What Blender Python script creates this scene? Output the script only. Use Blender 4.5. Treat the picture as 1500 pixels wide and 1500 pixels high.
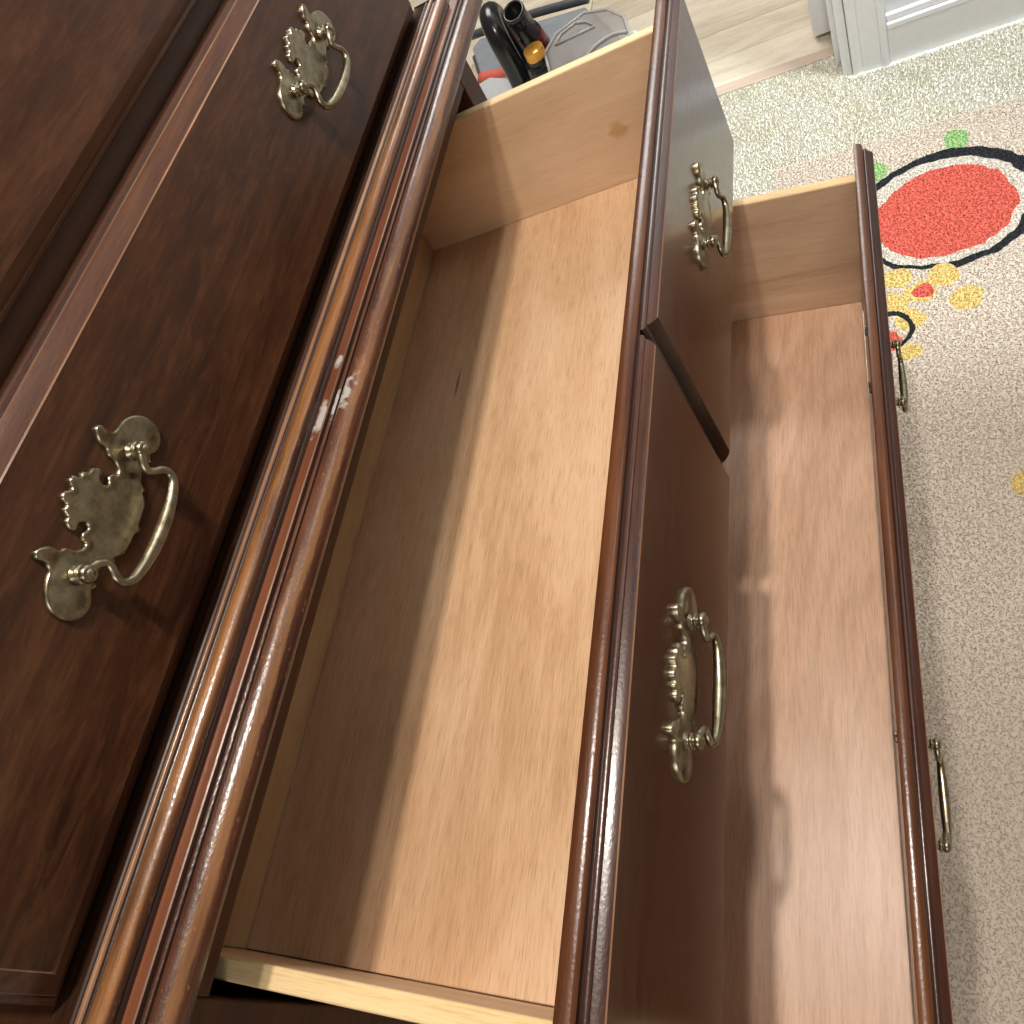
import bpy, bmesh, math, random
from mathutils import Vector, Matrix
from mathutils.geometry import delaunay_2d_cdt

for o in list(bpy.data.objects): bpy.data.objects.remove(o)
S = bpy.context.scene
COL = S.collection
ZF = 0.65                       # height of the upper open drawer's bottom above the floor

# ------------------------------------------------------------------ camera
cam = bpy.data.cameras.new('camera'); camo = bpy.data.objects.new('camera', cam); COL.objects.link(camo)
Rt = ((0.139542, 0.883662, -0.446845), (-0.860417, -0.115151, -0.496411), (0.490114, -0.453743, -0.744249))
rt, dn, fw = [Vector((r[0], -r[1], r[2])) for r in Rt]
m = Matrix((rt, -dn, -fw)).transposed().to_4x4()
m.translation = Vector((0.016417, -0.520460, 0.558489 + ZF))
camo.matrix_world = m
cam.sensor_width = 36; cam.lens = 1175.3 / 1500 * 36
cam.clip_start = 0.02; cam.clip_end = 100
S.camera = camo

# ------------------------------------------------------------------ light of the room
w = bpy.data.worlds.new('World'); S.world = w; w.use_nodes = True
bg = w.node_tree.nodes['Background']; bg.inputs[0].default_value = (1.0, 0.85, 0.70, 1); bg.inputs[1].default_value = 0.195
def lamp(name, kind, loc, power, col, size, rot=(0, 0, 0), sy=None):
    l = bpy.data.lights.new(name, kind); l.energy = power; l.color = col
    if kind == 'AREA':
        l.size = size
        if sy: l.shape = 'RECTANGLE'; l.size_y = sy
    else: l.shadow_soft_size = size
    o = bpy.data.objects.new(name, l); COL.objects.link(o); o.location = loc; o.rotation_euler = rot
    return o
# a ceiling fitting with two bulbs above the photographer, then added fill lights and the hall's ceiling light
lamp('ceiling_bulb', 'POINT', (0.34, -0.482, 1.53 + ZF), 64, (1.0, 0.915, 0.82), 0.036)
lamp('ceiling_bulb', 'POINT', (0.34, -0.620, 1.53 + ZF), 32, (1.0, 0.915, 0.82), 0.036)
rl = lamp('side_fill_light', 'AREA', (-1.6, -0.75, 1.15 + ZF), 11, (1.0, 0.92, 0.82), 0.6, sy=0.6); rl.rotation_euler = (0, math.radians(-58), 0)  # added fill out of view, brightens the drawer sides facing the camera
lamp('doorway_fill_light', 'AREA', (1.3, -1.6, 1.75 + ZF), 6, (0.88, 0.95, 1.0), 0.6, sy=0.6)  # added fill out of view for the carpet, casing and drawer fronts
dl = lamp('doorway_fill_spot', 'SPOT', (1.74, -0.66, 1.75 + ZF), 230, (0.90, 0.96, 1.0), 0.05)  # added spot, brightens casing and carpet while its cone misses the drawers
dl.data.spot_size = math.radians(42); dl.data.spot_blend = .55
lamp('hall_ceiling_light', 'AREA', (3.0, 0.3, 1.75 + ZF), 62, (1.0, 0.97, 0.93), 1.2, sy=1.2)

S.view_settings.view_transform = 'Standard'; S.view_settings.look = 'None'
S.view_settings.exposure = 0.0; S.view_settings.gamma = 1.0
S.render.engine = 'CYCLES'
S.render.resolution_x = S.render.resolution_y = 1024

# ------------------------------------------------------------------ node helpers
def mat(name):
    M = bpy.data.materials.new(name); M.use_nodes = True
    nt = M.node_tree; b = nt.nodes['Principled BSDF']
    return M, nt, b
def N(nt, t, **k):
    n = nt.nodes.new(t)
    for a, v in k.items():
        if a.startswith('i_'):
            key = a[2:]
            n.inputs[int(key) if key.isdigit() else key.replace('_', ' ')].default_value = v
        else: setattr(n, a, v)
    return n
def L(nt, a, b): nt.links.new(a, b)
def coords(nt, scale, kind='Object', rot=(0, 0, 0), loc=(0, 0, 0)):
    t = N(nt, 'ShaderNodeTexCoord'); mp = N(nt, 'ShaderNodeMapping')
    mp.inputs['Scale'].default_value = scale; mp.inputs['Rotation'].default_value = rot; mp.inputs['Location'].default_value = loc
    L(nt, t.outputs[kind], mp.inputs['Vector']); return mp.outputs['Vector']
def noise(nt, vec, scale=1, detail=4, rough=.55, dist=0):
    n = N(nt, 'ShaderNodeTexNoise'); n.inputs['Scale'].default_value = scale; n.inputs['Detail'].default_value = detail
    n.inputs['Roughness'].default_value = rough; n.inputs['Distortion'].default_value = dist
    L(nt, vec, n.inputs['Vector']); return n.outputs['Fac']
def ramp(nt, fac, stops):
    r = N(nt, 'ShaderNodeValToRGB'); e = r.color_ramp.elements
    while len(e) < len(stops): e.new(0.5)
    for i, (p, c) in enumerate(stops):
        e[i].position = p; e[i].color = (c[0], c[1], c[2], 1) if not isinstance(c, (int, float)) else (c, c, c, 1)
    L(nt, fac, r.inputs[0]); return r.outputs[0]
def mixc(nt, fac, a, b, mode='MIX'):
    n = N(nt, 'ShaderNodeMix', data_type='RGBA', blend_type=mode)
    for s, v in ((n.inputs['Factor'], fac), (n.inputs['A'], a), (n.inputs['B'], b)):
        if isinstance(v, (int, float)): s.default_value = v
        elif isinstance(v, tuple): s.default_value = (v[0], v[1], v[2], 1)
        else: L(nt, v, s)
    return n.outputs['Result']
def math_(nt, op, a, b=0.0, c=None):
    n = N(nt, 'ShaderNodeMath', operation=op)
    for i, v in enumerate((a, b) if c is None else (a, b, c)):
        if isinstance(v, (int, float)): n.inputs[i].default_value = v
        else: L(nt, v, n.inputs[i])
    return n.outputs[0]
def bump(nt, b, h, strength, dist=0.001, prev=None):
    n = N(nt, 'ShaderNodeBump'); n.inputs['Strength'].default_value = strength; n.inputs['Distance'].default_value = dist
    L(nt, h, n.inputs['Height'])
    if prev is not None: L(nt, prev, n.inputs['Normal'])
    L(nt, n.outputs[0], b.inputs['Normal']); return n.outputs[0]

def stained(name, dark, mid, light, wear=None, wear_amt=0.0, rough=.30, blotch=3.0, coat=.35, seed=0.0, orange=.10, scuffs=(), figure=0.0, spec=.5, band=None):
    """dark cherry stain under varnish; the grain runs along x"""
    M, nt, b = mat(name)
    g = noise(nt, coords(nt, (3.0, 70, 70), loc=(seed, seed, 0)), 1.6, 6, .6, .3)
    f = noise(nt, coords(nt, (22, 520, 520), loc=(seed, 0, seed)), 1, 3, .6)
    bl = noise(nt, coords(nt, (blotch, blotch * 3.0, blotch * 3.0), loc=(0, seed, seed)), 1.5, 4, .55)
    fac = math_(nt, 'ADD', math_(nt, 'MULTIPLY', g, .42), math_(nt, 'MULTIPLY', f, .22))
    fac = math_(nt, 'ADD', fac, math_(nt, 'MULTIPLY', bl, .36))
    c = ramp(nt, fac, [(.36, dark), (.5, mid), (.66, light)])
    if figure:
        fg = noise(nt, coords(nt, (14, 60, 60), rot=(0, .45, 0)), 1.6, 6, .7, 1.2)
        c = mixc(nt, math_(nt, 'MULTIPLY', ramp(nt, fg, [(.48, 0), (.68, 1)]), figure), c, tuple(x * 1.9 for x in light))
    if wear:
        wn = noise(nt, coords(nt, (5, 60, 60), loc=(seed * 2, 3, 1)), 1.3, 5, .65, .4)
        wf = math_(nt, 'MULTIPLY', ramp(nt, wn, [(.40, 0), (.60, 1)]), wear_amt)
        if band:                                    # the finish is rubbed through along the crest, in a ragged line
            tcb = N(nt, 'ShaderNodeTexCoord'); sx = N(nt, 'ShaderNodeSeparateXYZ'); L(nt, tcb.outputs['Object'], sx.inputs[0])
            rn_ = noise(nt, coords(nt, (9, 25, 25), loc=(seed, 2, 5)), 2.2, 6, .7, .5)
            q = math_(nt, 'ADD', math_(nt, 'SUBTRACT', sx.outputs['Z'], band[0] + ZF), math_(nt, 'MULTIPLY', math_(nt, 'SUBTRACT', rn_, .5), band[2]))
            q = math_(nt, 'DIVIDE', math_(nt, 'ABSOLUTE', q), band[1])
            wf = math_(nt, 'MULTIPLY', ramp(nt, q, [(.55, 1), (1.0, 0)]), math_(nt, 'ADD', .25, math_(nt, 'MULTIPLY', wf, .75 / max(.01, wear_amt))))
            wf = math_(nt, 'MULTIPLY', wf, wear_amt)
        c = mixc(nt, wf, c, wear)
        ck = noise(nt, coords(nt, (160, 420, 420), loc=(0, 1, seed)), 1, 3, .7)
        c = mixc(nt, math_(nt, 'MULTIPLY', ramp(nt, ck, [(.63, 0), (.70, 1)]), .35 * min(1, wear_amt * 1.4)), c, tuple(min(1, x * 1.9) for x in wear))
    for (px, py, pz, rx, rr) in scuffs:
        tc = N(nt, 'ShaderNodeTexCoord')
        wv = N(nt, 'ShaderNodeTexNoise'); wv.inputs['Scale'].default_value = 120; L(nt, tc.outputs['Object'], wv.inputs['Vector'])
        sub = N(nt, 'ShaderNodeVectorMath', operation='SUBTRACT'); L(nt, tc.outputs['Object'], sub.inputs[0]); sub.inputs[1].default_value = (px, py, pz)
        sc = N(nt, 'ShaderNodeVectorMath', operation='MULTIPLY'); L(nt, sub.outputs[0], sc.inputs[0]); sc.inputs[1].default_value = (1 / rx, 1 / rr, 1 / rr)
        ln = N(nt, 'ShaderNodeVectorMath', operation='LENGTH'); L(nt, sc.outputs[0], ln.inputs[0])
        d = math_(nt, 'ADD', ln.outputs['Value'], math_(nt, 'MULTIPLY', math_(nt, 'SUBTRACT', wv.outputs['Fac'], .5), 3.0))
        c = mixc(nt, ramp(nt, d, [(.45, .75), (1.0, 0)]), c, (.44, .425, .41))
    L(nt, c, b.inputs['Base Color'])
    rn = noise(nt, coords(nt, (30, 90, 90)), 2, 3)
    L(nt, math_(nt, 'ADD', rough - .08, math_(nt, 'MULTIPLY', rn, .16)), b.inputs['Roughness'])
    b.inputs['Specular IOR Level'].default_value = spec; b.inputs['Coat Weight'].default_value = coat; b.inputs['Coat Roughness'].default_value = .16
    op = noise(nt, coords(nt, (420, 700, 700)), 1, 2, .5)
    p = bump(nt, b, op, orange, .0006)
    bump(nt, b, f, .05, .0006, p)
    L(nt, p, b.inputs['Coat Normal'])
    return M

def plywood(name, dark, mid, light, seed=0.0, axis='x', rough=.42, pores=.5, streak=None, figure=0.0):
    M, nt, b = mat(name)
    def sc(a, c): return (a, c, c) if axis == 'x' else (c, a, c) if axis == 'y' else (c, c, a)
    big = noise(nt, coords(nt, sc(1.6, 6), loc=(seed, seed, seed)), 1.6, 6, .62, 1.0)
    med = noise(nt, coords(nt, sc(4, 90), loc=(seed, 1, 0)), 1.2, 5, .6, .25)
    fine = noise(nt, coords(nt, sc(42, 950), loc=(0, seed, 0)), 1, 2, .6)
    fac = math_(nt, 'ADD', math_(nt, 'MULTIPLY', big, .62), math_(nt, 'MULTIPLY', med, .22))
    fac = math_(nt, 'ADD', fac, math_(nt, 'MULTIPLY', fine, .16))
    c = ramp(nt, fac, [(.38, dark), (.50, mid), (.61, light)])
    pf = ramp(nt, fine, [(.36, 1), (.47, 0)])
    c = mixc(nt, math_(nt, 'MULTIPLY', pf, pores * .55), c, tuple(x * .62 for x in dark))
    if figure:
        wv = N(nt, 'ShaderNodeTexWave', wave_type='RINGS', rings_direction='SPHERICAL'); wv.inputs['Scale'].default_value = 5.0
        wv.inputs['Distortion'].default_value = 5.0; wv.inputs['Detail'].default_value = 3; wv.inputs['Detail Scale'].default_value = 2.2
        L(nt, coords(nt, (.75, 4.2, 1), loc=(.27, 1.15, 0)), wv.inputs['Vector'])
        c = mixc(nt, math_(nt, 'MULTIPLY', ramp(nt, wv.outputs['Fac'], [(.55, 0), (.95, 1)]), figure), c, tuple(x * .72 for x in mid))
    if streak:
        for (px, py, pz, rx, ry, rz, col) in streak:
            tc = N(nt, 'ShaderNodeTexCoord')
            sub = N(nt, 'ShaderNodeVectorMath', operation='SUBTRACT'); L(nt, tc.outputs['Object'], sub.inputs[0]); sub.inputs[1].default_value = (px, py, pz)
            s2 = N(nt, 'ShaderNodeVectorMath', operation='MULTIPLY'); L(nt, sub.outputs[0], s2.inputs[0]); s2.inputs[1].default_value = (1 / rx, 1 / ry, 1 / rz)
            ln = N(nt, 'ShaderNodeVectorMath', operation='LENGTH'); L(nt, s2.outputs[0], ln.inputs[0])
            d = math_(nt, 'ADD', ln.outputs['Value'], math_(nt, 'MULTIPLY', math_(nt, 'SUBTRACT', med, .5), 1.6))
            c = mixc(nt, math_(nt, 'MULTIPLY', ramp(nt, d, [(.55, 1), (1.0, 0)]), .75), c, col)
    L(nt, c, b.inputs['Base Color'])
    b.inputs['Roughness'].default_value = rough; b.inputs['Specular IOR Level'].default_value = .42
    p = bump(nt, b, fine, .22, .0005)
    bump(nt, b, med, .10, .0008, p)
    return M

def plain(name, col, rough=.5, var=.12, scale=30, metallic=0.0, bmp=0.0, spec=.5, vec=(1, 1, 1)):
    M, nt, b = mat(name)
    n = noise(nt, coords(nt, vec), scale, 5, .6)
    c = ramp(nt, n, [(.3, tuple(x * (1 - var) for x in col)), (.7, tuple(min(1, x * (1 + var)) for x in col))])
    L(nt, c, b.inputs['Base Color']); b.inputs['Roughness'].default_value = rough; b.inputs['Metallic'].default_value = metallic
    b.inputs['Specular IOR Level'].default_value = spec
    if bmp: bump(nt, b, n, bmp, .001)
    return M

# ------------------------------------------------------------------ materials
M_face = stained('cherry_face', (.040, .012, .004), (.068, .021, .006), (.10, .034, .010), rough=.23, coat=.38, orange=.015, spec=.45, blotch=2)
M_ufac = stained('cherry_upper_face', (.022, .008, .004), (.048, .0170, .0068), (.086, .033, .0130), rough=.36, coat=.12, orange=.12, blotch=6, seed=3.3, figure=.30, spec=.30)
M_lip = stained('cherry_lip', (.030, .009, .005), (.075, .024, .009), (.135, .047, .016), rough=.30, coat=.2, spec=.32, orange=.20, seed=1.7, wear=(.19, .070, .025), wear_amt=.25)
M_ulip = stained('cherry_upper_lip', (.026, .009, .005), (.058, .021, .010), (.105, .042, .019), rough=.40, coat=.04, spec=.28, orange=.2, seed=3.7, wear=(.14, .06, .03), wear_amt=.3)
M_dark = stained('cherry_glaze', (.012, .005, .004), (.025, .010, .007), (.045, .017, .010), rough=.32, coat=.3, orange=.15, seed=5.1)
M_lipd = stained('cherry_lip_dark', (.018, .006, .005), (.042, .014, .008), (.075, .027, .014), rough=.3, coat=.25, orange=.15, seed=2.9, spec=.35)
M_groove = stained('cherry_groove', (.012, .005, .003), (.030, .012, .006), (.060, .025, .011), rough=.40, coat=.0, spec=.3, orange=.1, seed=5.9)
M_edge = stained('cherry_worn_arris', (.10, .045, .024), (.19, .090, .045), (.36, .21, .12), rough=.35, coat=.3, orange=.1, seed=2.1)
M_case = stained('cherry_case', (.038, .014, .006), (.065, .024, .010), (.095, .036, .015), rough=.5, coat=.05, orange=.12, seed=7.7, spec=.25)
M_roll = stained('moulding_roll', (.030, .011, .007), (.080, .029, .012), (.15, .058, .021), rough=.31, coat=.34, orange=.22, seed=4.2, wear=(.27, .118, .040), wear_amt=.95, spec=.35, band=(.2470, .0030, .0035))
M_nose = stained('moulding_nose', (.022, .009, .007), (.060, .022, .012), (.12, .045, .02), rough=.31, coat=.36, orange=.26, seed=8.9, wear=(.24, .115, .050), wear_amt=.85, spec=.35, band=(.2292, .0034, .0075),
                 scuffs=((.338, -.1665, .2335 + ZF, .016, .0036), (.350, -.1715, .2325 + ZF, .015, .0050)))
M_flat = stained('moulding_flat', (.085, .026, .012), (.13, .042, .018), (.18, .062, .026), rough=.38, coat=.2, orange=.2, seed=6.5,
                 scuffs=((.330, -.158, .2355 + ZF, .016, .0045), (.380, -.158, .2355 + ZF, .010, .0036)))
PC = [(.50, .295, .158), (.62, .395, .232), (.69, .470, .300)]
M_ply1 = plywood('birch_ply_bottom', *PC, seed=0.0, pores=.65, streak=[(.157, -.087, 0, .022, .0022, .02, (.16, .06, .025))])
M_ply3 = plywood('ply_bottom_pink_lit', (.49, .285, .180), (.60, .375, .250), (.67, .45, .32), seed=4.4, pores=.55, rough=.38, figure=.28)  # pinker light in the lower drawer, put into the ply colour
M_side1 = plywood('birch_ply_side', (.56, .37, .22), (.66, .46, .29), (.72, .52, .35), seed=2.2, axis='y', pores=.18, streak=[(.4, -.282, .063, .02, .013, .011, (.50, .27, .11))])
M_side3 = plywood('birch_ply_side_wavy', (.52, .33, .20), (.65, .445, .29), (.71, .51, .35), seed=9.2, axis='y', pores=.2)
M_pine = plywood('pine_edge', (.56, .38, .17), (.70, .51, .26), (.77, .59, .34), seed=5.5, axis='y', pores=.35)
M_back = plywood('pine_back', (.52, .34, .17), (.62, .43, .23), (.70, .51, .29), seed=6.1, axis='x', pores=.25)
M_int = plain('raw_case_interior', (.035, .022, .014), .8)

def brass_mat():
    M, nt, b = mat('antique_brass')
    n = noise(nt, coords(nt, (1, 1, 1)), 140, 6, .65)
    n2 = noise(nt, coords(nt, (1, 1, 1), loc=(3, 1, 2)), 900, 3, .6)
    c = ramp(nt, n, [(.30, (.18, .155, .105)), (.50, (.31, .27, .185)), (.70, (.43, .375, .26))])
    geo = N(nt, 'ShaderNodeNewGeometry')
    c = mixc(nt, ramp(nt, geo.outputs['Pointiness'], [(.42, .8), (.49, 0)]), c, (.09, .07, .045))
    L(nt, c, b.inputs['Base Color']); b.inputs['Metallic'].default_value = 1
    L(nt, math_(nt, 'ADD', .20, math_(nt, 'MULTIPLY', n, .22)), b.inputs['Roughness'])
    p = bump(nt, b, n, .05, .001); bump(nt, b, n2, .03, .0004, p)
    return M
M_brass = brass_mat()

# ------------------------------------------------------------------ mesh helpers: points are (x, d, z): d = distance out from the chest, z above the drawer bottom
def W(x, d, z): return (x, -d, z + ZF)
class MB:
    def __init__(s): s.v = []; s.f = []; s.m = []; s.smooth = []
    def add(s, verts, faces, mi=0, sm=False):
        o = len(s.v); s.v += [tuple(v) for v in verts]
        for f in faces: s.f.append([i + o for i in f]); s.m.append(mi); s.smooth.append(sm)
    def box(s, x0, x1, d0, d1, z0, z1, mi=0):
        v = [(x, d, z) for x in (x0, x1) for d in (d0, d1) for z in (z0, z1)]
        s.add(v, [(0, 1, 3, 2), (4, 6, 7, 5), (0, 4, 5, 1), (2, 3, 7, 6), (0, 2, 6, 4), (1, 5, 7, 3)], mi)
    def build(s, name, mats, parent=None, piv=None, bevel=0, seg=2, conv=W, smooth_angle=None):
        me = bpy.data.meshes.new(name)
        if piv is None: vv = [conv(*p) for p in s.v]
        else: vv = [(p[0] - piv[0], -(p[1] - piv[1]), p[2] - piv[2]) for p in s.v]
        me.from_pydata(vv, [], s.f)
        if not isinstance(mats, (list, tuple)): mats = [mats]
        for q in mats: me.materials.append(q)
        for p, mi, sm in zip(me.polygons, s.m, s.smooth): p.material_index = mi; p.use_smooth = sm
        bm = bmesh.new(); bm.from_mesh(me)
        bmesh.ops.recalc_face_normals(bm, faces=bm.faces)
        if bevel:
            es = [e for e in bm.edges if len(e.link_faces) == 2 and e.calc_face_angle(0) > .5]
            bmesh.ops.bevel(bm, geom=es, offset=bevel, segments=seg, affect='EDGES', profile=.5)
        bm.to_mesh(me); bm.free()
        o = bpy.data.objects.new(name, me); COL.objects.link(o)
        if parent: o.parent = parent
        return o
def empty(name, loc=(0, 0, 0), rot=(0, 0, 0)):
    o = bpy.data.objects.new(name, None); COL.objects.link(o); o.location = loc; o.rotation_euler = rot; o.empty_display_size = .05
    return o
def tag(o, label=None, cat=None, group=None, kind=None):
    for k, v in (('label', label), ('category', cat), ('group', group), ('kind', kind)):
        if v: o[k] = v
    return o

def subdivide_profile(p, k=3):
    """Catmull-Rom between points flagged smooth is overkill here: just return the list"""
    return p
def arc(c, r0, r1, a0, a1, n):
    return [(c[0] + r0 * math.cos(math.radians(a0 + (a1 - a0) * i / n)), c[1] + r1 * math.sin(math.radians(a0 + (a1 - a0) * i / n))) for i in range(n + 1)]

def extrude_x(mb, prof, x0, x1, mis, n=48, jitter=0.0, seed=0, caps=True):
    """extrude an open (d,z) profile along x; mis = material index per profile segment"""
    rnd = random.Random(seed); P = len(prof); vs = []
    for i in range(n + 1):
        x = x0 + (x1 - x0) * i / n
        for (d, z) in prof:
            vs.append((x, d + rnd.uniform(-1, 1) * jitter, z + rnd.uniform(-1, 1) * jitter))
    for j in range(P - 1):
        fs = [(i * P + j, i * P + j + 1, (i + 1) * P + j + 1, (i + 1) * P + j) for i in range(n)]
        o = len(mb.v)
        # one strip per profile segment, so that arrises stay crisp and rounds shade smooth
        idx = sorted({k for f in fs for k in f}); mp = {k: q for q, k in enumerate(idx)}
        mb.add([vs[k] for k in idx], [[mp[k] for k in f] for f in fs], mis[j], True)
    if caps:
        for i in (0, n): mb.add([vs[i * P + j] for j in range(P)], [list(range(P))], mis[0])
def extrude_x_smooth(mb, prof, x0, x1, mi, n=48, jitter=0.0, seed=0):
    """a rounded run: one smooth shaded sheet"""
    rnd = random.Random(seed); P = len(prof); vs = []
    for i in range(n + 1):
        x = x0 + (x1 - x0) * i / n
        for j, (d, z) in enumerate(prof):
            q = jitter if 0 < j < P - 1 else 0
            vs.append((x, d + rnd.uniform(-1, 1) * q, z + rnd.uniform(-1, 1) * q))
    mb.add(vs, [(i * P + j, i * P + j + 1, (i + 1) * P + j + 1, (i + 1) * P + j) for i in range(n) for j in range(P - 1)], mi, True)

# ------------------------------------------------------------------ the handle: bat-wing plate, two posts, bail
HALF = [(0, 22), (3.2, 25.2), (7, 24.6), (8.6, 20.6), (11.6, 21.0), (13.6, 17.4), (16.6, 16.8), (19, 12.6), (17, 10.2), (13.6, 10.6), (11.6, 7.6), (13.8, 5.0), (17.2, 6.6),
        (20.4, 5.2), (21.2, 2.6), (24.6, 3.4), (27.2, 7), (28, 11.4), (30.8, 14), (31, 18.4), (33.6, 22.6), (37.4, 25), (40.6, 22.6), (40, 18), (42.6, 14.2), (48, 13.2),
        (54, 11), (59, 6.6), (61.6, .4), (61, -6.2), (57.6, -11), (52, -13.6), (46.6, -13), (42.2, -10.4), (38.6, -13), (36.4, -9.6), (31, -10), (25, -12.4), (22.6, -16.6),
        (20.4, -15.4), (16, -19.4), (8, -20.6), (3, -21), (0, -23)]
def catmull(pts, n):
    out = []; k = len(pts)
    for i in range(k):
        p0, p1, p2, p3 = [Vector(pts[(i + q) % k]) for q in (-1, 0, 1, 2)]
        for t in range(n):
            u = t / n
            out.append(.5 * ((2 * p1) + (p2 - p0) * u + (2 * p0 - 5 * p1 + 4 * p2 - p3) * u * u + (3 * p1 - p0 - 3 * p2 + p3) * u ** 3))
    return out
def plate_mesh():
    ring = HALF + [(-x, y) for x, y in reversed(HALF[1:-1])]
    out = catmull(ring, 3); n = len(out)
    segs = [(out[i], out[(i + 1) % n]) for i in range(n)]
    def dist(p):
        best = 1e9
        for a, b in segs:
            ab = b - a; t = max(0, min(1, (p - a).dot(ab) / max(1e-9, ab.dot(ab)))); q = (p - a - ab * t).length_squared
            if q < best: best = q
        return math.sqrt(best)
    def inside(p):
        c = False
        for a, b in segs:
            if (a.y > p.y) != (b.y > p.y) and p.x < (b.x - a.x) * (p.y - a.y) / (b.y - a.y) + a.x: c = not c
        return c
    pts = list(out); ds = [0.0] * n
    for off in (.45, 1.1, 1.9):
        for i in range(n):
            tg = (out[(i + 1) % n] - out[i - 1]); nm = Vector((tg.y, -tg.x)).normalized(); 
            for sg in (1, -1):
                q = out[i] + nm * off * sg
                if inside(q):
                    d = dist(q)
                    if d > off * .93: pts.append(q); ds.append(d)
    y = -24.0
    while y < 26:
        x = -62.0
        while x < 62:
            q = Vector((x, y))
            if inside(q):
                d = dist(q)
                if d > 2.5: pts.append(q); ds.append(d)
            x += 1.7
        y += 1.7
    r = delaunay_2d_cdt(pts, [(i, (i + 1) % n) for i in range(n)], [], 1, 1e-5)
    vs, fs = r[0], r[2]
    def hgt(v):
        d = dist(v)
        h = 1.7 * math.sqrt(max(0, 1 - (1 - min(d, 1.4) / 1.4) ** 2))          # rolled edge
        h -= .5 * max(0, min(1, (d - 1.4) / 2.2))                             # then a slightly dished field
        cr = max(0, 1 - (abs(v.x) / 17) ** 2) * max(0, min(1, (v.y + 18) / 30))
        h += 1.3 * cr                                                         # raised centre
        wx = (abs(v.x) - 46) / 15; h += 1.4 * max(0, 1 - wx * wx - ((v.y + 1) / 13) ** 2)
        hx = (abs(v.x) - 36) / 7; h += 1.2 * max(0, 1 - hx * hx) * max(0, min(1, (v.y - 12) / 8))
        # leaf ribs on the crest
        if v.y > 9 and abs(v.x) < 19: h += .08 * math.sin(v.x * 1.25 + v.y * .35) * min(1, d / 1.2)
        return h
    me = bpy.data.meshes.new('handle_plate'); V3 = []
    for v in vs: V3.append((v.x / 1000, -(hgt(v) + 1.1) / 1000, v.y / 1000))
    k = len(V3); F = [list(f) for f in fs]
    edges = {}
    for f in F:
        for a, b in zip(f, f[1:] + f[:1]): edges[(a, b)] = 1
    rim = [(a, b) for (a, b) in edges if (b, a) not in edges]
    low = {}
    for a, b in rim:
        for q in (a, b):
            if q not in low: low[q] = len(V3); V3.append((V3[q][0], 0.0002, V3[q][2]))
    F += [[b, a, low[a], low[b]] for a, b in rim]
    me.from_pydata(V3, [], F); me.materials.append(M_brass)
    bm = bmesh.new(); bm.from_mesh(me); bmesh.ops.recalc_face_normals(bm, faces=bm.faces); bm.to_mesh(me); bm.free()
    for p in me.polygons: p.use_smooth = True
    return me
def lathe(prof, seg=20, axis='y', mi=0):
    """prof: (radius, height); solid of revolution around -y (outwards) or z"""
    mb = MB(); vs = []; k = len(prof)
    for i in range(seg):
        a = 2 * math.pi * i / seg
        for r, h in prof:
            vs.append((r * math.cos(a), -h, r * math.sin(a)) if axis == 'y' else (r * math.cos(a), r * math.sin(a), h))
    fs = [(i * k + j, ((i + 1) % seg) * k + j, ((i + 1) % seg) * k + j + 1, i * k + j + 1) for i in range(seg) for j in range(k - 1)]
    mb.add(vs, fs, mi, True); return mb
ident = lambda x, y, z: (x, y, z)
def tube(path, radii, seg=14, closed=False):
    pts = [Vector(p) for p in path]; n = len(pts); vs = []; up = None
    for i, p in enumerate(pts):
        t = (pts[min(i + 1, n - 1)] - pts[max(i - 1, 0)]).normalized()
        if up is None: up = t.orthogonal().normalized()
        up = (up - t * up.dot(t)).normalized(); bn = t.cross(up)
        r = radii[i] if isinstance(radii, (list, tuple)) else radii
        for k in range(seg):
            a = 2 * math.pi * k / seg; vs.append(p + (up * math.cos(a) + bn * math.sin(a)) * r)
    fs = [(i * seg + k, i * seg + (k + 1) % seg, (i + 1) * seg + (k + 1) % seg, (i + 1) * seg + k) for i in range(n - 1) for k in range(seg)]
    fs += [list(range(seg)), list(range((n - 1) * seg, n * seg))]
    return [tuple(v) for v in vs], fs
def smooth_path(pts, n=6):
    out = []
    for i in range(len(pts) - 1):
        p0, p1, p2, p3 = [Vector(pts[max(0, min(len(pts) - 1, i + q))]) for q in (-1, 0, 1, 2)]
        for t in range(n):
            u = t / n
            out.append(.5 * ((2 * p1) + (p2 - p0) * u + (2 * p0 - 5 * p1 + 4 * p2 - p3) * u * u + (3 * p1 - p0 - 3 * p2 + p3) * u ** 3))
    out.append(Vector(pts[-1])); return out
PLATE = plate_mesh()
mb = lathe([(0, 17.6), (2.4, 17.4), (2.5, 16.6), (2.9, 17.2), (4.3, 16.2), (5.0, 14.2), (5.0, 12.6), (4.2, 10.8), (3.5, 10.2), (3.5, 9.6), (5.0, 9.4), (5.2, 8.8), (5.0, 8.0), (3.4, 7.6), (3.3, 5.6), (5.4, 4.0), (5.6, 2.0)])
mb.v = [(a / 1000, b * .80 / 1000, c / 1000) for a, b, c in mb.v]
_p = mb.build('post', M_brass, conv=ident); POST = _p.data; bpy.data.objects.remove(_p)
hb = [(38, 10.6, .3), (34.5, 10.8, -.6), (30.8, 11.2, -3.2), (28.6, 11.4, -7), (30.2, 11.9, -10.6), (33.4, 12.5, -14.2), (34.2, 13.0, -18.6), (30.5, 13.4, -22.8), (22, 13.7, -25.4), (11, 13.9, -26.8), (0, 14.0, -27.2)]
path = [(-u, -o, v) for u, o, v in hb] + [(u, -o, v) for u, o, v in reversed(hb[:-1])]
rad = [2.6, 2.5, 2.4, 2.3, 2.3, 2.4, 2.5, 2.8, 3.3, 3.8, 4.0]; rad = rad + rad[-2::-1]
sp = smooth_path(path, 5); rr = []
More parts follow.
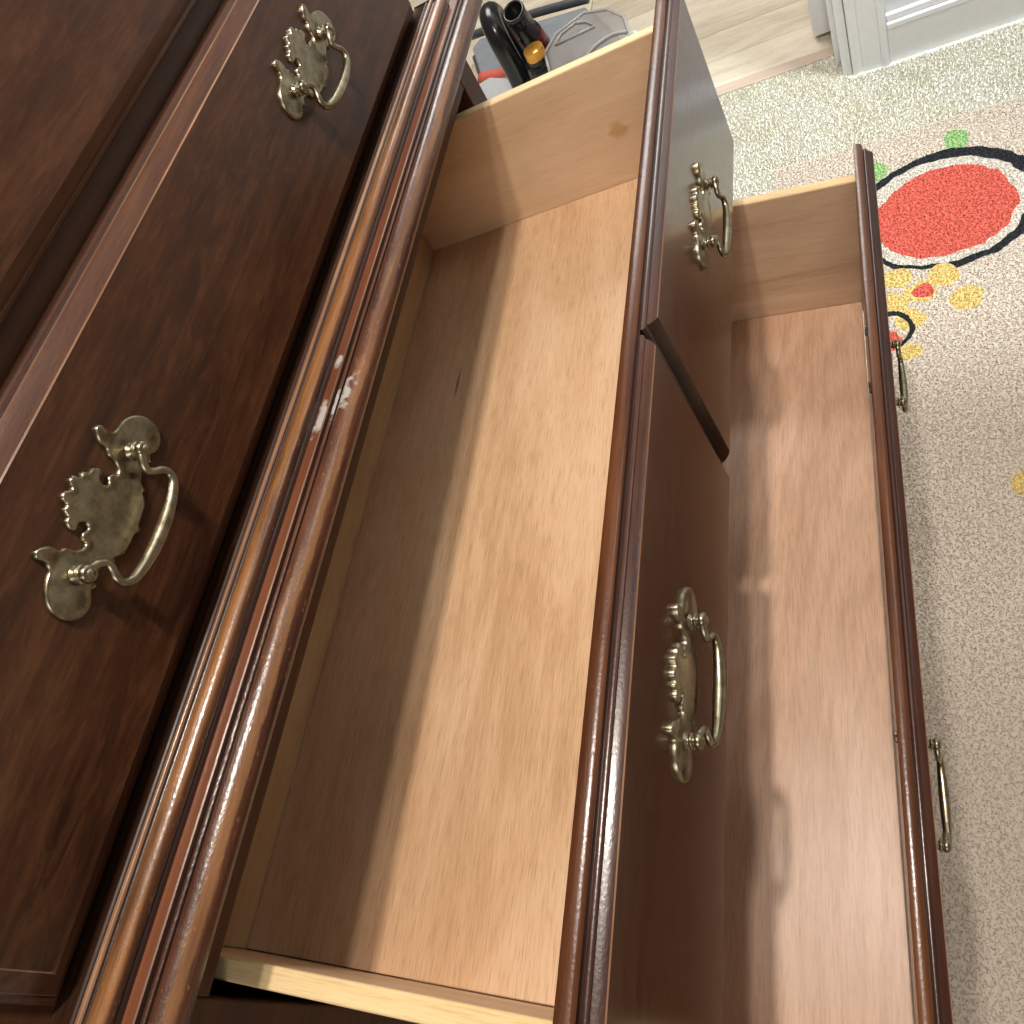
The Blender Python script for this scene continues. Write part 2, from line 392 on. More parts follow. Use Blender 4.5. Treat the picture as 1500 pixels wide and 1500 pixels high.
for i in range(len(sp)):
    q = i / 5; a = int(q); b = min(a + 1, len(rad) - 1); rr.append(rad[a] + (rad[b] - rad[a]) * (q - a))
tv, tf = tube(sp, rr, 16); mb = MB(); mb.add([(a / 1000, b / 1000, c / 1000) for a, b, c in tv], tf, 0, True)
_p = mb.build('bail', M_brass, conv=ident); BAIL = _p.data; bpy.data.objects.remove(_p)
def handle(parent, loc, swing=0.0):
    h = bpy.data.objects.new('handle', PLATE); COL.objects.link(h); h.parent = parent; h.location = loc
    for s in (-1, 1):
        p = bpy.data.objects.new('post', POST); COL.objects.link(p); p.parent = h; p.location = (s * .0382, 0, 0)
    b = bpy.data.objects.new('bail', BAIL); COL.objects.link(b); b.parent = h
    if swing:
        pv = Vector((0, -.0106, .0003)); R = Matrix.Rotation(swing, 4, 'X')
        b.matrix_local = Matrix.Translation(pv) @ R @ Matrix.Translation(-pv)
    return h

# ------------------------------------------------------------------ drawer fronts with a moulded lip running round each panel
def lip_panel(name, prof, x0, x1, z0, z1, d0, mats, mis, face_mi, parent, piv, back=True, hl=1.0, hr=1.0, dark_sides=()):
    """prof: (t, h): t out from the board's back, h inset from its edge; mitred at the corners"""
    mb = MB()
    def loop(t, h): return [(x0 + h * hl, d0 + t, z0 + h), (x1 - h * hr, d0 + t, z0 + h), (x1 - h * hr, d0 + t, z1 - h), (x0 + h * hl, d0 + t, z1 - h)]
    n = 12
    def side(a, b, i): return [tuple(Vector(a[i]).lerp(Vector(a[(i + 1) % 4]), k / n)) for k in range(n + 1)], [tuple(Vector(b[i]).lerp(Vector(b[(i + 1) % 4]), k / n)) for k in range(n + 1)]
    runs = []; j = 0
    while j < len(mis):                                   # neighbouring segments with one index share smooth normals
        k = j
        while k + 1 < len(mis) and mis[k + 1] == mis[j]: k += 1
        runs.append((j, k + 1, mis[j])); j = k + 1
    for i in range(4):
        for (a, b, mi) in runs:
            P = prof[a:b + 1]; vs = []
            for q in range(n + 1):
                for (t, h) in P:
                    l = loop(t, h); vs.append(tuple(Vector(l[i]).lerp(Vector(l[(i + 1) % 4]), q / n)))
            k = len(P)
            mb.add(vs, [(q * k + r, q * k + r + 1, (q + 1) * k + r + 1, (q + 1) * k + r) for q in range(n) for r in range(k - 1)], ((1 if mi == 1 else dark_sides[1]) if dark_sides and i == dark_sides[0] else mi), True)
    t, h = prof[-1]; mb.add(loop(t, h), [(0, 1, 2, 3)], face_mi)
    if back: mb.add(loop(*prof[0]), [(0, 1, 2, 3)], mis[0])
    o = mb.build(name, mats, parent, piv)
    bm = bmesh.new(); bm.from_mesh(o.data)
    bmesh.ops.remove_doubles(bm, verts=bm.verts, dist=1e-6); bmesh.ops.recalc_face_normals(bm, faces=bm.faces)
    for e in bm.edges:
        if len(e.link_faces) == 2 and e.link_faces[0].material_index != e.link_faces[1].material_index: e.smooth = False
        elif len(e.link_faces) == 2 and e.calc_face_angle(0) > .9: e.smooth = False
    bm.to_mesh(o.data); bm.free()
    return o

def drawer(spec):
    piv = spec['piv']
    D = empty('drawer', W(*piv), (spec['a'], 0, -spec['yaw']))
    T, ms = spec['T'], spec['mats']
    Wd, B, F, zs, di = spec['W'], spec['B'], spec['F'], spec['zs'], spec['di']
    th = .0125
    def part(name, mats, box, bevel=.0006, seg=1):
        mb = MB(); mb.box(*box); return mb.build(name, mats, D, piv, bevel, seg)
    part('drawer_bottom', ms['bottom'], (.0009, Wd - .0009, .0008, di - .001, F - .006, F))
    for sx, xa, xb in ((-1, -th, 0), (1, Wd, Wd + th)):
        mb = MB(); mb.box(xa, xb, -th, di + .001, F - .018, zs)
        # rounded top edge in paler pine
        o = mb.build('drawer_side', [ms['side'], M_pine], D, piv, .0016, 3)
        for p in o.data.polygons:
            if p.normal.z > .5 and p.center.z > (zs - piv[2]) - .003: p.material_index = 1
            p.use_smooth = False
    part('drawer_back', M_back, (0.0004, Wd - .0004, -th, 0, F - .004, zs - .004), .001, 2)
    return D, piv

D1 = dict(piv=(.4, 0, 0), a=-.0461, yaw=.0039, W=.80, B=0, F=0, zs=.1436, di=.3612, T=.0215, mats=dict(bottom=M_ply1, side=M_side1))
D3 = dict(piv=(.4, .2, -.25), a=.0733, yaw=.0195, W=.7995, B=0, F=-.2304, zs=-.0487, di=.4748, T=.0185, mats=dict(bottom=M_ply3, side=M_side3))

# ------------------------------------------------------------------ setting: carpet, wood floor, threshold
FZ = -.65
def carpet_mat(name, pattern=False):
    M, nt, b = mat(name)
    n1 = noise(nt, coords(nt, (1, 1, 1)), 9, 4, .6); n2 = noise(nt, coords(nt, (1, 1, 1)), 240, 4, .7); n3 = noise(nt, coords(nt, (1, 1, 1)), 3.0, 3, .5)
    if not pattern:
        c = ramp(nt, n2, [(.30, (.66, .64, .55)), (.50, (.76, .75, .67)), (.70, (.82, .81, .74))])
        c = mixc(nt, math_(nt, 'MULTIPLY', ramp(nt, n1, [(.42, 0), (.62, 1)]), .35), c, (.64, .62, .46))
    else:
        c = ramp(nt, n2, [(.3, (.54, .475, .395)), (.7, (.585, .515, .43))])
        tc = N(nt, 'ShaderNodeTexCoord'); wn = N(nt, 'ShaderNodeTexNoise'); wn.inputs['Scale'].default_value = 26; L(nt, tc.outputs['Object'], wn.inputs['Vector'])
        wv = N(nt, 'ShaderNodeVectorMath', operation='SCALE'); wv.inputs['Scale'].default_value = .022; L(nt, wn.outputs['Color'], wv.inputs[0])
        ad = N(nt, 'ShaderNodeVectorMath', operation='ADD'); L(nt, tc.outputs['Object'], ad.inputs[0]); L(nt, wv.outputs[0], ad.inputs[1])
        def blob(c, cx, cd, r0, r1, col, sy=1.0, ang=0.0):
            sb = N(nt, 'ShaderNodeVectorMath', operation='SUBTRACT'); L(nt, ad.outputs[0], sb.inputs[0]); sb.inputs[1].default_value = (cx + .011, -cd + .011, 0)
            mp = N(nt, 'ShaderNodeMapping'); mp.inputs['Rotation'].default_value = (0, 0, ang); mp.inputs['Scale'].default_value = (1, 1 / sy, 0); L(nt, sb.outputs[0], mp.inputs[0])
            ln = N(nt, 'ShaderNodeVectorMath', operation='LENGTH'); L(nt, mp.outputs[0], ln.inputs[0])
            v = ln.outputs['Value']
            f = math_(nt, 'MULTIPLY', math_(nt, 'LESS_THAN', v, r1), math_(nt, 'GREATER_THAN', v, r0))
            return mixc(nt, f, c, col)
        red = mixc(nt, n2, (.54, .10, .07), (.62, .135, .095)); blk = (.018, .02, .024); cream = (.58, .54, .47); grn = mixc(nt, n2, (.22, .40, .15), (.36, .54, .24)); yel = mixc(nt, n2, (.55, .40, .12), (.72, .58, .25))
        c = blob(c, 1.512, .512, 0, .030, grn, .75, .3)
        c = blob(c, 1.54, .66, 0, .034, grn, .7, -.5)
        c = blob(c, 1.36, .622, 0, .158, blk)
        c = blob(c, 1.355, .615, 0, .140, cream)
        c = blob(c, 1.350, .618, 0, .118, red)
        for (px, pd) in ((1.205, .525), (1.16, .56), (1.145, .512), (1.19, .60), (1.125, .63), (1.10, .54)):
            c = blob(c, px, pd, 0, .026, yel)
        c = blob(c, 1.16, .565, 0, .018, red)
        c = blob(c, 1.085, .505, .030, .040, blk); c = blob(c, 1.06, .50, 0, .022, red); c = blob(c, 1.03, .53, 0, .020, yel)
        c = blob(c, .80, .72, 0, .045, grn, .55, .4); c = blob(c, .74, .66, 0, .020, yel); c = blob(c, .42, .66, 0, .040, grn, .5, -.4)
    c = mixc(nt, math_(nt, 'MULTIPLY', n3, .25), c, mixc(nt, 1.0, c, (.8, .8, .8), 'MULTIPLY'))
    L(nt, c, b.inputs['Base Color']); b.inputs['Roughness'].default_value = .95; b.inputs['Specular IOR Level'].default_value = .1
    b.inputs['Sheen Weight'].default_value = .15
    bump(nt, b, n2, .2, .002)
    return M
M_carpet = carpet_mat('cream_carpet'); M_rug = carpet_mat('childrens_rug', True)
mb = MB(); mb.box(-3.5, 1.968, -3.5, 4.0, FZ - .02, FZ)
tag(mb.build('carpet', M_carpet), kind='structure')
def pile(name, mat_, region, spacing, h, seed, holes=None, z0=FZ, blades=3):
    rnd = random.Random(seed); vs = []; fs = []
    x0, x1, d0, d1 = region; nx = int((x1 - x0) / spacing); nd = int((d1 - d0) / spacing)
    for i in range(nx):
        for j in range(nd):
            x = x0 + (i + rnd.random()) * spacing; d = d0 + (j + rnd.random()) * spacing
            if holes and holes(x, d): continue
            for b in range(blades):
                a = rnd.random() * 6.283; r = spacing * .45; lx, ld = math.cos(a), math.sin(a)
                bx, bd = x + lx * r * .5, d + ld * r * .5; hh = h * rnd.uniform(.6, 1.15); wd = spacing * .30
                k = len(vs); tx, td = x + lx * r * rnd.uniform(.6, 2.0), d + ld * r * rnd.uniform(.6, 2.0)
                vs += [W(bx - ld * wd, bd + lx * wd, z0 - .001), W(bx + ld * wd, bd - lx * wd, z0 - .001), W((bx + tx) / 2 + ld * wd, (bd + td) / 2 - lx * wd, z0 + hh * .75), W(tx, td, z0 + hh), W((bx + tx) / 2 - ld * wd, (bd + td) / 2 + lx * wd, z0 + hh * .75)]
                fs.append((k, k + 1, k + 2, k + 3, k + 4))
    me = bpy.data.meshes.new(name); me.from_pydata(vs, [], fs); me.materials.append(mat_)
    o = bpy.data.objects.new(name, me); COL.objects.link(o); return o
RX, RD = 1.612, .315
tag(pile('carpet_pile', M_carpet, (1.15, 1.972, .12, 1.10), .0042, .0048, 4, lambda x, d: (x < RX and d > RD) or (x > 1.855 and d > .485)),
    'cream cut pile of the carpet around the rug and doorway', 'carpet pile', kind='stuff')
mb = MB(); mb.box(-.9, RX, RD, 1.8, FZ + .001, FZ + .010)
rug = tag(mb.build('rug', M_rug, None, None, .003, 2), 'beige area rug with red fruit, green leaf and yellow flower motifs on the carpet', 'rug')
rp = pile('pile', M_rug, (-.20, RX - .002, RD + .002, .93), .0040, .0017, 8, lambda x, d: x < 1.15 and d < .41, z0=FZ + .010, blades=3); rp.parent = rug; rp['kind'] = 'stuff'
rp.matrix_parent_inverse = rug.matrix_world.inverted()

M_plank = []
for k, (a, b_, c_) in enumerate((((.42, .36, .265), (.53, .465, .355), (.62, .56, .45)), ((.38, .32, .235), (.48, .42, .32), (.57, .51, .41)), ((.45, .39, .29), (.56, .50, .39), (.65, .59, .48)))):
    M_plank.append(plywood('laminate_plank', a, b_, c_, seed=k * 3.1 + .5, axis='y', pores=.2, rough=.36))
mb = MB(); mb.box(1.968, 5.0, -3.5, 4.0, FZ - .03, FZ - .012)
wf = tag(mb.build('wood_floor', plain('subfloor', (.25, .2, .14), .9)), kind='structure')
rnd = random.Random(11); x = 2.006; row = 0; pieces = {}
while x < 3.6:
    d = -2.4 + rnd.uniform(-.9, 0)
    while d < 1.3:
        mb = MB(); mb.box(0, .1235, 0, 1.218, 0, .012 - rnd.uniform(0, .0004))
        k = rnd.randrange(3)
        if k not in pieces:
            o = mb.build('plank', M_plank[k], None, (0, 0, 0), .0009, 1); pieces[k] = o.data
        else:
            o = bpy.data.objects.new('plank', pieces[k]); COL.objects.link(o)
        o.parent = wf; o.location = W(x, d, FZ - .012)
        d += 1.2195
    x += .125; row += 1
mb = MB(); extrude_x(mb, [(-2.4, FZ - .01), (1.3, FZ - .01)], 1.968, 1.97, [0], 1, caps=False)
mb = MB(); mb.box(1.966, 2.005, -2.4, .478, FZ - .01, FZ + .004)
tag(mb.build('threshold_strip', plain('threshold_wood', (.46, .36, .28), .45, .15, 20, vec=(1, .1, 1)), None, None, .003, 2), kind='structure')

# ------------------------------------------------------------------ doorway: casing, jamb, door, wall, baseboard
M_white = plain('white_trim_paint', (.76, .79, .82), .38, .03, 60, bmp=.02)
M_wall = plain('pale_wall_paint', (.66, .68, .70), .6, .03, 90, bmp=.06)
mb = MB(); mb.box(1.884, 1.99, .4935, 2.4, FZ - .01, 1.75)
tag(mb.build('wall', M_wall), kind='structure')
c = empty('door_casing', W(1.88, .53, FZ)); tag(c, 'white moulded casing and jamb at the edge of the doorway', 'door casing')
def cpart(name, boxes, m_, par, bev=.0015, seg=2):
    mb = MB()
    for b in boxes: mb.box(*b)
    o = mb.build(name, m_, None, None, bev, seg); o.parent = par; o.matrix_parent_inverse = Matrix.Translation(par.location).inverted(); return o
prof = [(.4930, 1.884), (.4930, 1.868), (.4955, 1.8655), (.502, 1.8655), (.505, 1.8685), (.513, 1.8690), (.516, 1.8670), (.545, 1.8640), (.552, 1.8640), (.5545, 1.8600), (.560, 1.8590), (.566, 1.8600), (.569, 1.8640), (.569, 1.884)]
mb = MB(); vs = [(x, d, z) for z in (FZ - .005, 1.5) for d, x in prof]; n = len(prof)
mb.add(vs, [(i, i + 1, n + i + 1, n + i) for i in range(n - 1)])
o = mb.build('casing_board', M_white); o.parent = c; o.matrix_parent_inverse = Matrix.Translation(c.location).inverted()
cpart('jamb', [(1.876, 2.02, .472, .4915, FZ - .008, 1.5)], M_white, c)
cpart('door_stop', [(1.93, 1.965, .459, .4718, FZ - .006, 1.5)], M_white, c)
mb = MB(); mb.box(2.05, 2.80, .418, .460, FZ + .012, 1.36)
dr = tag(mb.build('door', M_white, None, None, .002, 2), 'white door standing open beyond the casing', 'door')
b = empty('baseboard', W(1.88, 1.0, FZ)); tag(b, 'white baseboard with a stepped cap along the wall', 'baseboard')
cpart('board', [(1.868, 1.884, .5692, 2.39, FZ - .005, FZ + .078)], M_white, b)
cpart('cap', [(1.864, 1.8835, .5694, 2.388, FZ + .0785, FZ + .092), (1.871, 1.883, .5696, 2.386, FZ + .0925, FZ + .108)], M_white, b, .003, 3)

# ------------------------------------------------------------------ the chest's case
cs = empty('chest_case', W(.4, 0, FZ)); tag(cs, 'dark cherry chest case with worn waist moulding above the open drawers', 'chest of drawers')
def kpart(name, mb, mats, bev=0, seg=2):
    o = mb.build(name, mats, None, None, bev, seg); o.parent = cs; o.matrix_parent_inverse = Matrix.Translation(cs.location).inverted(); return o
CL, CR, DR = -.0694, .8694, .1335
OL, OR = -.0215, .8305
def kbox(name, box, m_=M_case, bev=.0012, seg=2):
    mb = MB(); mb.box(*box); return kpart(name, mb, m_, bev, seg)
for xa, xb in ((CL, OL), (OR, CR)):
    kbox('stile', (xa, xb, DR - .022, DR, FZ + .05, .2115))
kbox('rail', (OL + .0002, OR - .0002, DR - .022, DR - .0005, .1623, .2112))
kbox('rail', (OL + .0002, OR - .0002, DR - .022, DR - .0005, -.036, -.017))
kbox('rail', (OL + .0002, OR - .0002, DR - .022, DR - .0005, -.268, -.246))
kbox('base_panel', (OL + .0002, OR - .0002, DR - .020, DR - .004, FZ + .05, -.2685))
kbox('side_panel', (CL + .0005, CL + .019, -.33, DR - .0225, FZ + .05, .2112))
kbox('side_panel', (CR - .019, CR - .0005, -.33, DR - .0225, FZ + .05, .2112))
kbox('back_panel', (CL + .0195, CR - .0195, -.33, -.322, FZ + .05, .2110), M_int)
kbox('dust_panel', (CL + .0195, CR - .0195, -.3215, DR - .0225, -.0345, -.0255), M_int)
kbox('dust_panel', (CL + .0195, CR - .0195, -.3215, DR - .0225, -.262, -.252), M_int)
for sx in (CL + .002, CR - .077):
    kbox('foot', (sx, sx + .075, DR - .07, DR - .002, FZ, FZ + .0495), M_case, .006, 3)
# lower waist moulding: flat strip, quirk, fillet, big ovolo nose, undercut
mb = MB()
x0, x1 = CL - .002, CR + .002
seg = [([(-.30, .2355), (.1520, .2355)], 3), ([(.1520, .2355), (.1605, .2352)], 0), ([(.1605, .2352), (.1613, .2346)], 2), ([(.1613, .2346), (.1622, .2318), (.1632, .2318)], 1),
       ([(.1632, .2330), (.1640, .2338), (.1655, .2338), (.1663, .2332)], 4), ([(.1663, .2332), (.1668, .2314), (.1674, .2314)], 1)]
nose = [(.1674, .2324), (.1684, .2332), (.1700, .2335), (.1722, .2331), (.1745, .2319), (.1766, .2300), (.1783, .2276), (.1795, .2249), (.1801, .2222), (.1800, .2200), (.1794, .2184)]
for P, mi in seg:
    for a, b_ in zip(P, P[1:]): extrude_x_smooth(mb, [a, b_], x0, x1, mi, 60, 0)
extrude_x_smooth(mb, [(.1632, .2318), (.1632, .2330)], x0, x1, 1, 2); extrude_x_smooth(mb, [(.1674, .2314), (.1674, .2324)], x0, x1, 1, 2)
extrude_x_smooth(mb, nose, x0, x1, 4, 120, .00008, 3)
extrude_x_smooth(mb, [(.1794, .2184), (.1786, .2172), (.1770, .2166)], x0, x1, 2, 60)
extrude_x_smooth(mb, [(.1770, .2166), (.1720, .2130), (.15, .2124), (-.30, .2124)], x0, x1, 3, 4)
endp = [(-.30, .2355), (.1605, .2352), (.1632, .2332)] + nose + [(.1770, .2166), (.1720, .2130), (-.30, .2124)]
for x in (x0, x1): mb.add([(x, d, z) for d, z in endp], [list(range(len(endp)))], 3)
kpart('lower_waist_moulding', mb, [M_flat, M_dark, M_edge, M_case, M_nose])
# upper base moulding on the upper case
mb = MB(); x0, x1 = -.050, .850
extrude_x_smooth(mb, [(.1536, .2357), (.1536, .2385), (.1526, .2392)], x0, x1, 1, 4)
roll = [(.1526, .2392), (.1537, .2402), (.1541, .2418), (.1535, .2438), (.1522, .2456), (.1500, .2470), (.1475, .2476), (.1450, .2474), (.1432, .2468)]
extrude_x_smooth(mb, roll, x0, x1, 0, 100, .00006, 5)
extrude_x_smooth(mb, [(.1432, .2468), (.1426, .2455), (.1408, .2455), (.1404, .2470)], x0, x1, 1, 4)
extrude_x_smooth(mb, [(.1404, .2470), (.1400, .2484), (.1388, .2488), (.1374, .2484)], x0, x1, 2, 90, .0001, 6)
extrude_x_smooth(mb, [(.1374, .2484), (.1366, .2470), (.1350, .2470)], x0, x1, 1, 4)
extrude_x_smooth(mb, [(.1350, .2470), (.1340, .2482), (.1325, .2482), (.1318, .2470), (.1180, .2470)], x0, x1, 4, 4)
endp = [(.1180, .2357), (.1536, .2357), (.1526, .2392)] + roll[1:] + [(.1404, .2470), (.1388, .2488), (.1180, .2480)]
for x in (x0, x1): mb.add([(x, d, z) for d, z in endp], [list(range(len(endp)))], 3)
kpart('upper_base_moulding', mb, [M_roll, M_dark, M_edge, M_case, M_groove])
kbox('upper_case', (-.048, .848, -.30, .1175, .2360, .78), M_case, .002)

# ------------------------------------------------------------------ closed drawers of the upper case
UP = [(0, 0), (.0035, 0), (.0052, .0006), (.0064, .0019), (.0069, .0036), (.0074, .0046), (.0088, .0050), (.0100, .0062), (.0118, .0086), (.0138, .0118), (.0152, .0142), (.0160, .0150)]
UMI = [0, 0, 0, 0, 1, 2, 0, 0, 0, 0, 2]
def upper_drawer(z0, z1, label):
    piv = (.4, .118, (z0 + z1) / 2)
    D = empty('drawer', W(*piv)); tag(D, label, 'drawer', 'closed drawers of the upper case')
    lip_panel('drawer_front', UP, -.030, .830, z0, z1, .118, [M_ulip, M_dark, M_edge, M_ufac], UMI, 3, D, piv)
    for xc in (.196, .604): handle(D, (xc - .4, -.0160, .010), .0)
    return D
upper_drawer(.2505, .4050, 'closed drawer with two brass bail pulls just above the waist moulding')
upper_drawer(.4195, .6010, 'closed dark drawer at the top left corner, above another closed drawer')

# ------------------------------------------------------------------ the two open drawers
T = .0215
LP = [(0, .0004), (.0004, 0), (.0055, 0), (.0078, .0005), (.0092, .0013), (.0099, .0024), (.0100, .0044), (.0108, .0050), (.0112, .0046), (.0122, .0043), (.0138, .0046), (.0147, .0054), (.0150, .0060), (.0175, .0066), (.0200, .0078), (.0209, .0083), (.0215, .0090)]
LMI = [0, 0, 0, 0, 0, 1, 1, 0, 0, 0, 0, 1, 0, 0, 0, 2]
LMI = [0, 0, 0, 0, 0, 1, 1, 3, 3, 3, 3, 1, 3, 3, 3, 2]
D, piv = drawer(D1); tag(D, 'open upper drawer with empty birch interior and a two-panel front, nearest the chest', 'drawer')
x0, x1, z0, z1, d0 = -.0315, .8315, -.0228, .1636, .3612
# the board behind, then two moulded panels side by side: together they look like two drawers
BP = LP[:8]; mb = None
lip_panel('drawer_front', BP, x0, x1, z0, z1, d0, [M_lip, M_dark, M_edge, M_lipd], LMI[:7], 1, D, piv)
PP = [(t - .0106, h) for t, h in [(.0107, .0051)] + LP[8:]]
PP = [(t, h - .0040) for t, h in PP]
xm = .3945
PM = [1] + LMI[8:]
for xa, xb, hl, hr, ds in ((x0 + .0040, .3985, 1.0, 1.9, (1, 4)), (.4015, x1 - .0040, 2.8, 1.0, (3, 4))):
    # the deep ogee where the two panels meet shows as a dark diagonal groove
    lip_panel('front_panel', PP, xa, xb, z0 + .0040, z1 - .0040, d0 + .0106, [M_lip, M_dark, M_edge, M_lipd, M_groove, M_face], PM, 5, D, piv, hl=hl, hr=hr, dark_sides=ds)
for xc in (.186, .606): handle(D, (xc - .4, -(d0 + T + .0001), .076), .0)

D, piv = drawer(D3); tag(D, 'open lower drawer pulled furthest out, tilting down, over the rug', 'drawer')
k = .0185 / T
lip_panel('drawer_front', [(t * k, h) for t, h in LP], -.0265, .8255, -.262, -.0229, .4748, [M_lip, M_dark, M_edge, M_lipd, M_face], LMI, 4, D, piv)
for xc in (.186, .606): handle(D, (xc - .4, -(.4748 + .0186 - .2), .11), .0)
for xc, w_ in ((.568, .0045), (.503, .006), (.197, .004)):          # splintered dark chips on the inner edge
    mb = MB(); mb.box(xc - w_, xc - w_ * .1, .4732, .4750, -.0300, -.0262); mb.box(xc + w_ * .1, xc + w_, .4728, .4750, -.0315, -.0275)
    mb.build('splinter', M_dark, D, piv, .0005, 1)

# ------------------------------------------------------------------ carpet cleaner standing on the wood floor beyond the chest
def clear_mat(name, tint, solid):
    M, nt, b = mat(name)
    tr = N(nt, 'ShaderNodeBsdfTransparent'); tr.inputs[0].default_value = (*tint, 1)
    b.inputs['Base Color'].default_value = (*tint, 1); b.inputs['Roughness'].default_value = .12
    n = noise(nt, coords(nt, (1, 1, 1)), 14, 4, .6)
    mx = N(nt, 'ShaderNodeMixShader'); L(nt, math_(nt, 'ADD', solid - .1, math_(nt, 'MULTIPLY', n, .2)), mx.inputs[0])
    L(nt, tr.outputs[0], mx.inputs[1]); L(nt, b.outputs[0], mx.inputs[2])
    L(nt, mx.outputs[0], nt.nodes['Material Output'].inputs[0]); return M
M_clear = clear_mat('clear_plastic', (.60, .585, .56), .38); M_smoke = clear_mat('smoked_plastic', (.42, .46, .50), .5)
M_blk = plain('black_plastic', (.012, .013, .014), .22, .2, 40); M_gry = plain('grey_plastic', (.42, .44, .44), .4, .05, 40); M_dgy = plain('dark_grey_plastic', (.06, .065, .075), .35, .1, 40)
M_red = plain('red_brush', (.55, .10, .07), .6, .2, 200); M_gold = plain('amber_cap', (.80, .40, .07), .25, .15, 40, metallic=.55); M_dred = plain('dark_red_plastic', (.16, .012, .015), .2, .2, 30)
V0 = (2.25, -.25, FZ)
vc = empty('carpet_cleaner', W(*V0)); tag(vc, 'black and clear plastic carpet cleaner with an amber cap on the wood floor', 'carpet cleaner')
def vpart(name, mb, m_, bev=0, seg=2, par=None):
    o = mb.build(name, m_, None, None, bev, seg); o.parent = par or vc
    o.matrix_parent_inverse = Matrix.Translation(vc.location).inverted() if par is None else par.matrix_world.inverted()
    return o
def prism(outline, z0, z1, cap_top=True, cap_bot=True):
    mb = MB(); n = len(outline); vs = [(x, d, z0) for x, d in outline] + [(x, d, z1) for x, d in outline]
    fs = [(i, (i + 1) % n, n + (i + 1) % n, n + i) for i in range(n)]
    if cap_top: fs.append(tuple(range(n, 2 * n)))
    if cap_bot: fs.append(tuple(range(n)))
    mb.add(vs, fs); return mb
def tb(pts, r, seg=12, n=5):
    v, f = tube(smooth_path(pts, n), r, seg); mb = MB(); mb.add(v, f, 0, True); return mb
vpart('base_tray', prism([(2.24, -.50), (2.62, -.64), (2.68, -.60), (2.58, -.20), (2.30, -.06), (2.14, -.10), (2.13, -.34)], FZ + .004, FZ + .030), M_dgy, .006)
vpart('tray_window', prism([(2.30, -.51), (2.60, -.615), (2.645, -.595), (2.555, -.21), (2.34, -.11), (2.22, -.35)], FZ + .0305, FZ + .062), M_smoke, .005)
vpart('rim_bar', tb([(2.665, -.625, FZ + .07), (2.63, -.42, FZ + .073), (2.575, -.20, FZ + .07)], .013), M_dgy)
vpart('brush_roll', tb([(2.40, -.545, FZ + .05), (2.36, -.44, FZ + .052), (2.33, -.34, FZ + .05)], .024), M_red)
vpart('foot_cover', prism([(2.215, -.50), (2.345, -.545), (2.36, -.50), (2.24, -.33), (2.18, -.36)], FZ + .031, FZ + .072), M_gry, .008, 3)
# handle: a tall loop, rounded on top
loop = []
for k in range(25):
    a = math.pi * k / 24; loop.append((2.19 + .0 * k, -.345 + .012 * math.sin(a), 0))
mb = MB()
pth = [(2.145, -.335, FZ + .05), (2.150, -.335, FZ + .17), (2.155, -.340, FZ + .245), (2.178, -.348, FZ + .285), (2.215, -.355, FZ + .295), (2.243, -.355, FZ + .265), (2.247, -.350, FZ + .18), (2.240, -.345, FZ + .05)]
sp = smooth_path(pth, 6); v, f = tube(sp, [.029] * len(sp), 14); mb.add(v, f, 0, True)
vpart('carry_handle', mb, M_blk)
vpart('body_shell', prism([(2.10, -.33), (2.25, -.37), (2.29, -.30), (2.26, -.20), (2.12, -.17)], FZ + .031, FZ + .135), M_blk, .018, 4)
# hose nozzle leaning over the body
a, b_ = Vector((2.225, -.262, FZ + .12)), Vector((2.128, -.262, FZ + .315)); dirv = (b_ - a).normalized(); u = dirv.orthogonal().normalized(); w_ = dirv.cross(u)
def ringed(prof, seg=24):
    mb = MB(); k = len(prof); vs = []
    for i in range(seg):
        t = 2 * math.pi * i / seg
        for r, h in prof: vs.append(tuple(a + dirv * h + (u * math.cos(t) + w_ * math.sin(t)) * r))
    mb.add(vs, [(i * k + j, ((i + 1) % seg) * k + j, ((i + 1) % seg) * k + j + 1, i * k + j + 1) for i in range(seg) for j in range(k - 1)], 0, True); return mb
nz = vpart('hose_nozzle', ringed([(.032, 0), (.032, .13), (.028, .135), (.028, .205), (.030, .207), (.030, .217), (.0255, .219), (.024, .215), (.024, .15), (0, .149)]), M_blk)
vpart('nozzle_band', ringed([(.0325, .065), (.0335, .067), (.0335, .118), (.0325, .12)]), M_dred)
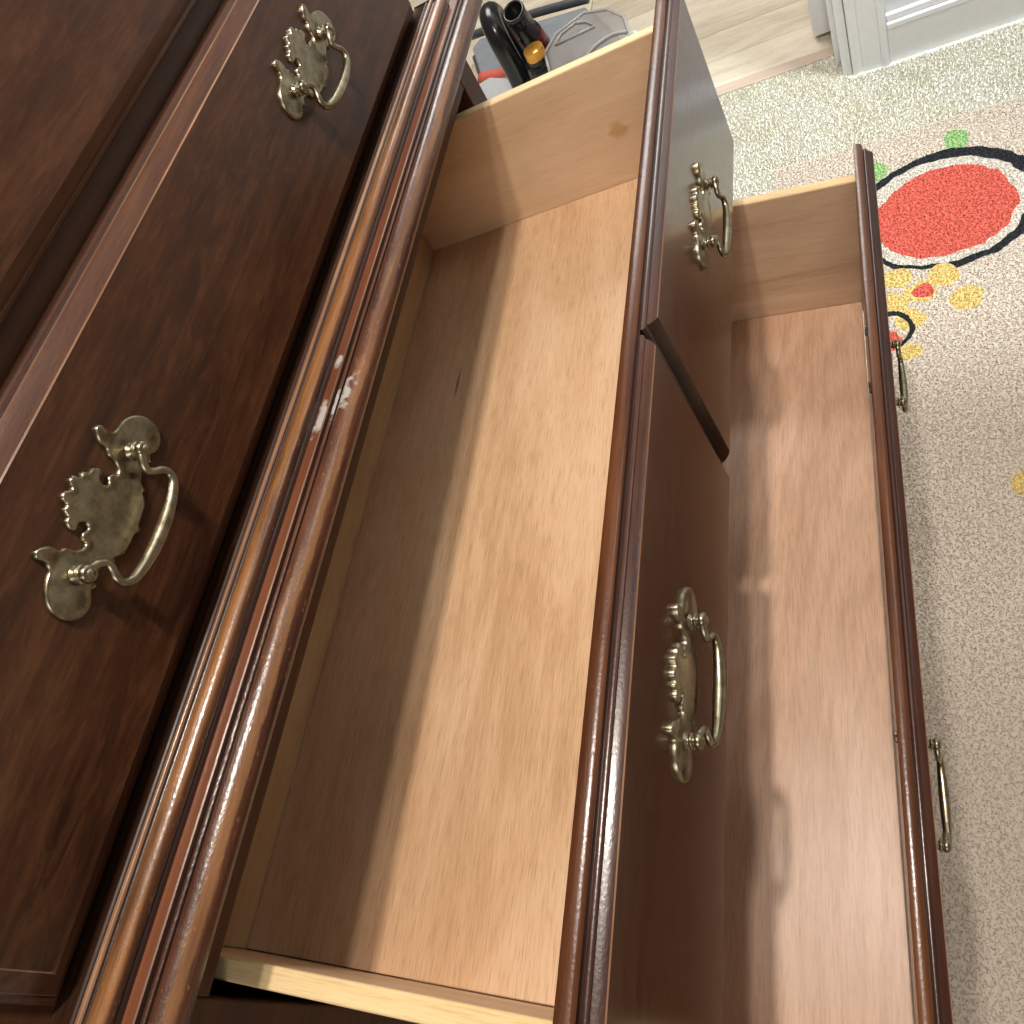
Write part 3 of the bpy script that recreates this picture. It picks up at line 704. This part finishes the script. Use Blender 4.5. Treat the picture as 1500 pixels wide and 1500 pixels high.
def lz(c, prof, m_, name, seg=28):
    mb = MB(); k = len(prof); vs = []
    for i in range(seg):
        t = 2 * math.pi * i / seg; q = 1 + (.03 if i % 2 else 0)
        for r, h in prof: vs.append((c[0] + r * q * math.cos(t), c[1] + r * q * math.sin(t), c[2] + h))
    mb.add(vs, [(i * k + j, ((i + 1) % seg) * k + j, ((i + 1) % seg) * k + j + 1, i * k + j + 1) for i in range(seg) for j in range(k - 1)], 0, False)
    return vpart(name, mb, m_)
lz((2.092, -.243, FZ + .10), [(.036, 0), (.036, .075), (.034, .085), (.026, .088), (.026, .10)], M_blk, 'cap_collar')
lz((2.092, -.243, FZ + .20), [(.0255, 0), (.0265, .004), (.0265, .026), (.0245, .029), (0, .029)], M_gold, 'cap')
OUT = [(1.985, -.19), (2.10, -.222), (2.175, -.200), (2.222, -.123), (2.190, -.055), (2.12, -.004), (2.03, .018), (1.972, -.01), (1.955, -.10)]
vpart('clear_tank', prism(OUT, FZ + .032, FZ + .200), M_clear, .014, 3)
def ring_on(outline, z, r): 
    pts = [(x, d, z) for x, d in outline]; pts = pts + [pts[0], ]
    v, f = tube(pts, r, 8); mb = MB(); mb.add(v, f, 0, True); return mb
M_rimp = clear_mat('clear_rim', (.62, .61, .59), .5)
vpart('tank_rim', ring_on(OUT, FZ + .198, .0042), M_rimp)
cx, cd = 2.08, -.10
vpart('lid_rib', ring_on([(cx + (x - cx) * .55 + .02, cd + (d - cd) * .5 - .03) for x, d in OUT[1:6]], FZ + .2035, .0035), M_rimp)
vpart('lid_rib', tb([(1.96, -.11, FZ + .2025), (2.02, -.075, FZ + .204), (2.045, -.03, FZ + .204), (2.035, .012, FZ + .2025)], .0045, 8), M_rimp)
vpart('float_chamber', prism([(2.00, -.17), (2.08, -.19), (2.10, -.11), (2.02, -.09)], FZ + .035, FZ + .15), M_smoke, .008)
vpart('strainer', prism([(2.10, -.10), (2.15, -.12), (2.17, -.06), (2.11, -.04)], FZ + .035, FZ + .12), M_dgy, .006)
vpart('water_level', prism([(cx + (x - cx) * .93, cd + (d - cd) * .93) for x, d in OUT], FZ + .036, FZ + .07), clear_mat('grey_water', (.34, .38, .42), .6))
vpart('latch', tb([(2.03, .018, FZ + .19), (2.02, .034, FZ + .195), (2.005, .036, FZ + .185)], .010, 10), M_gry)
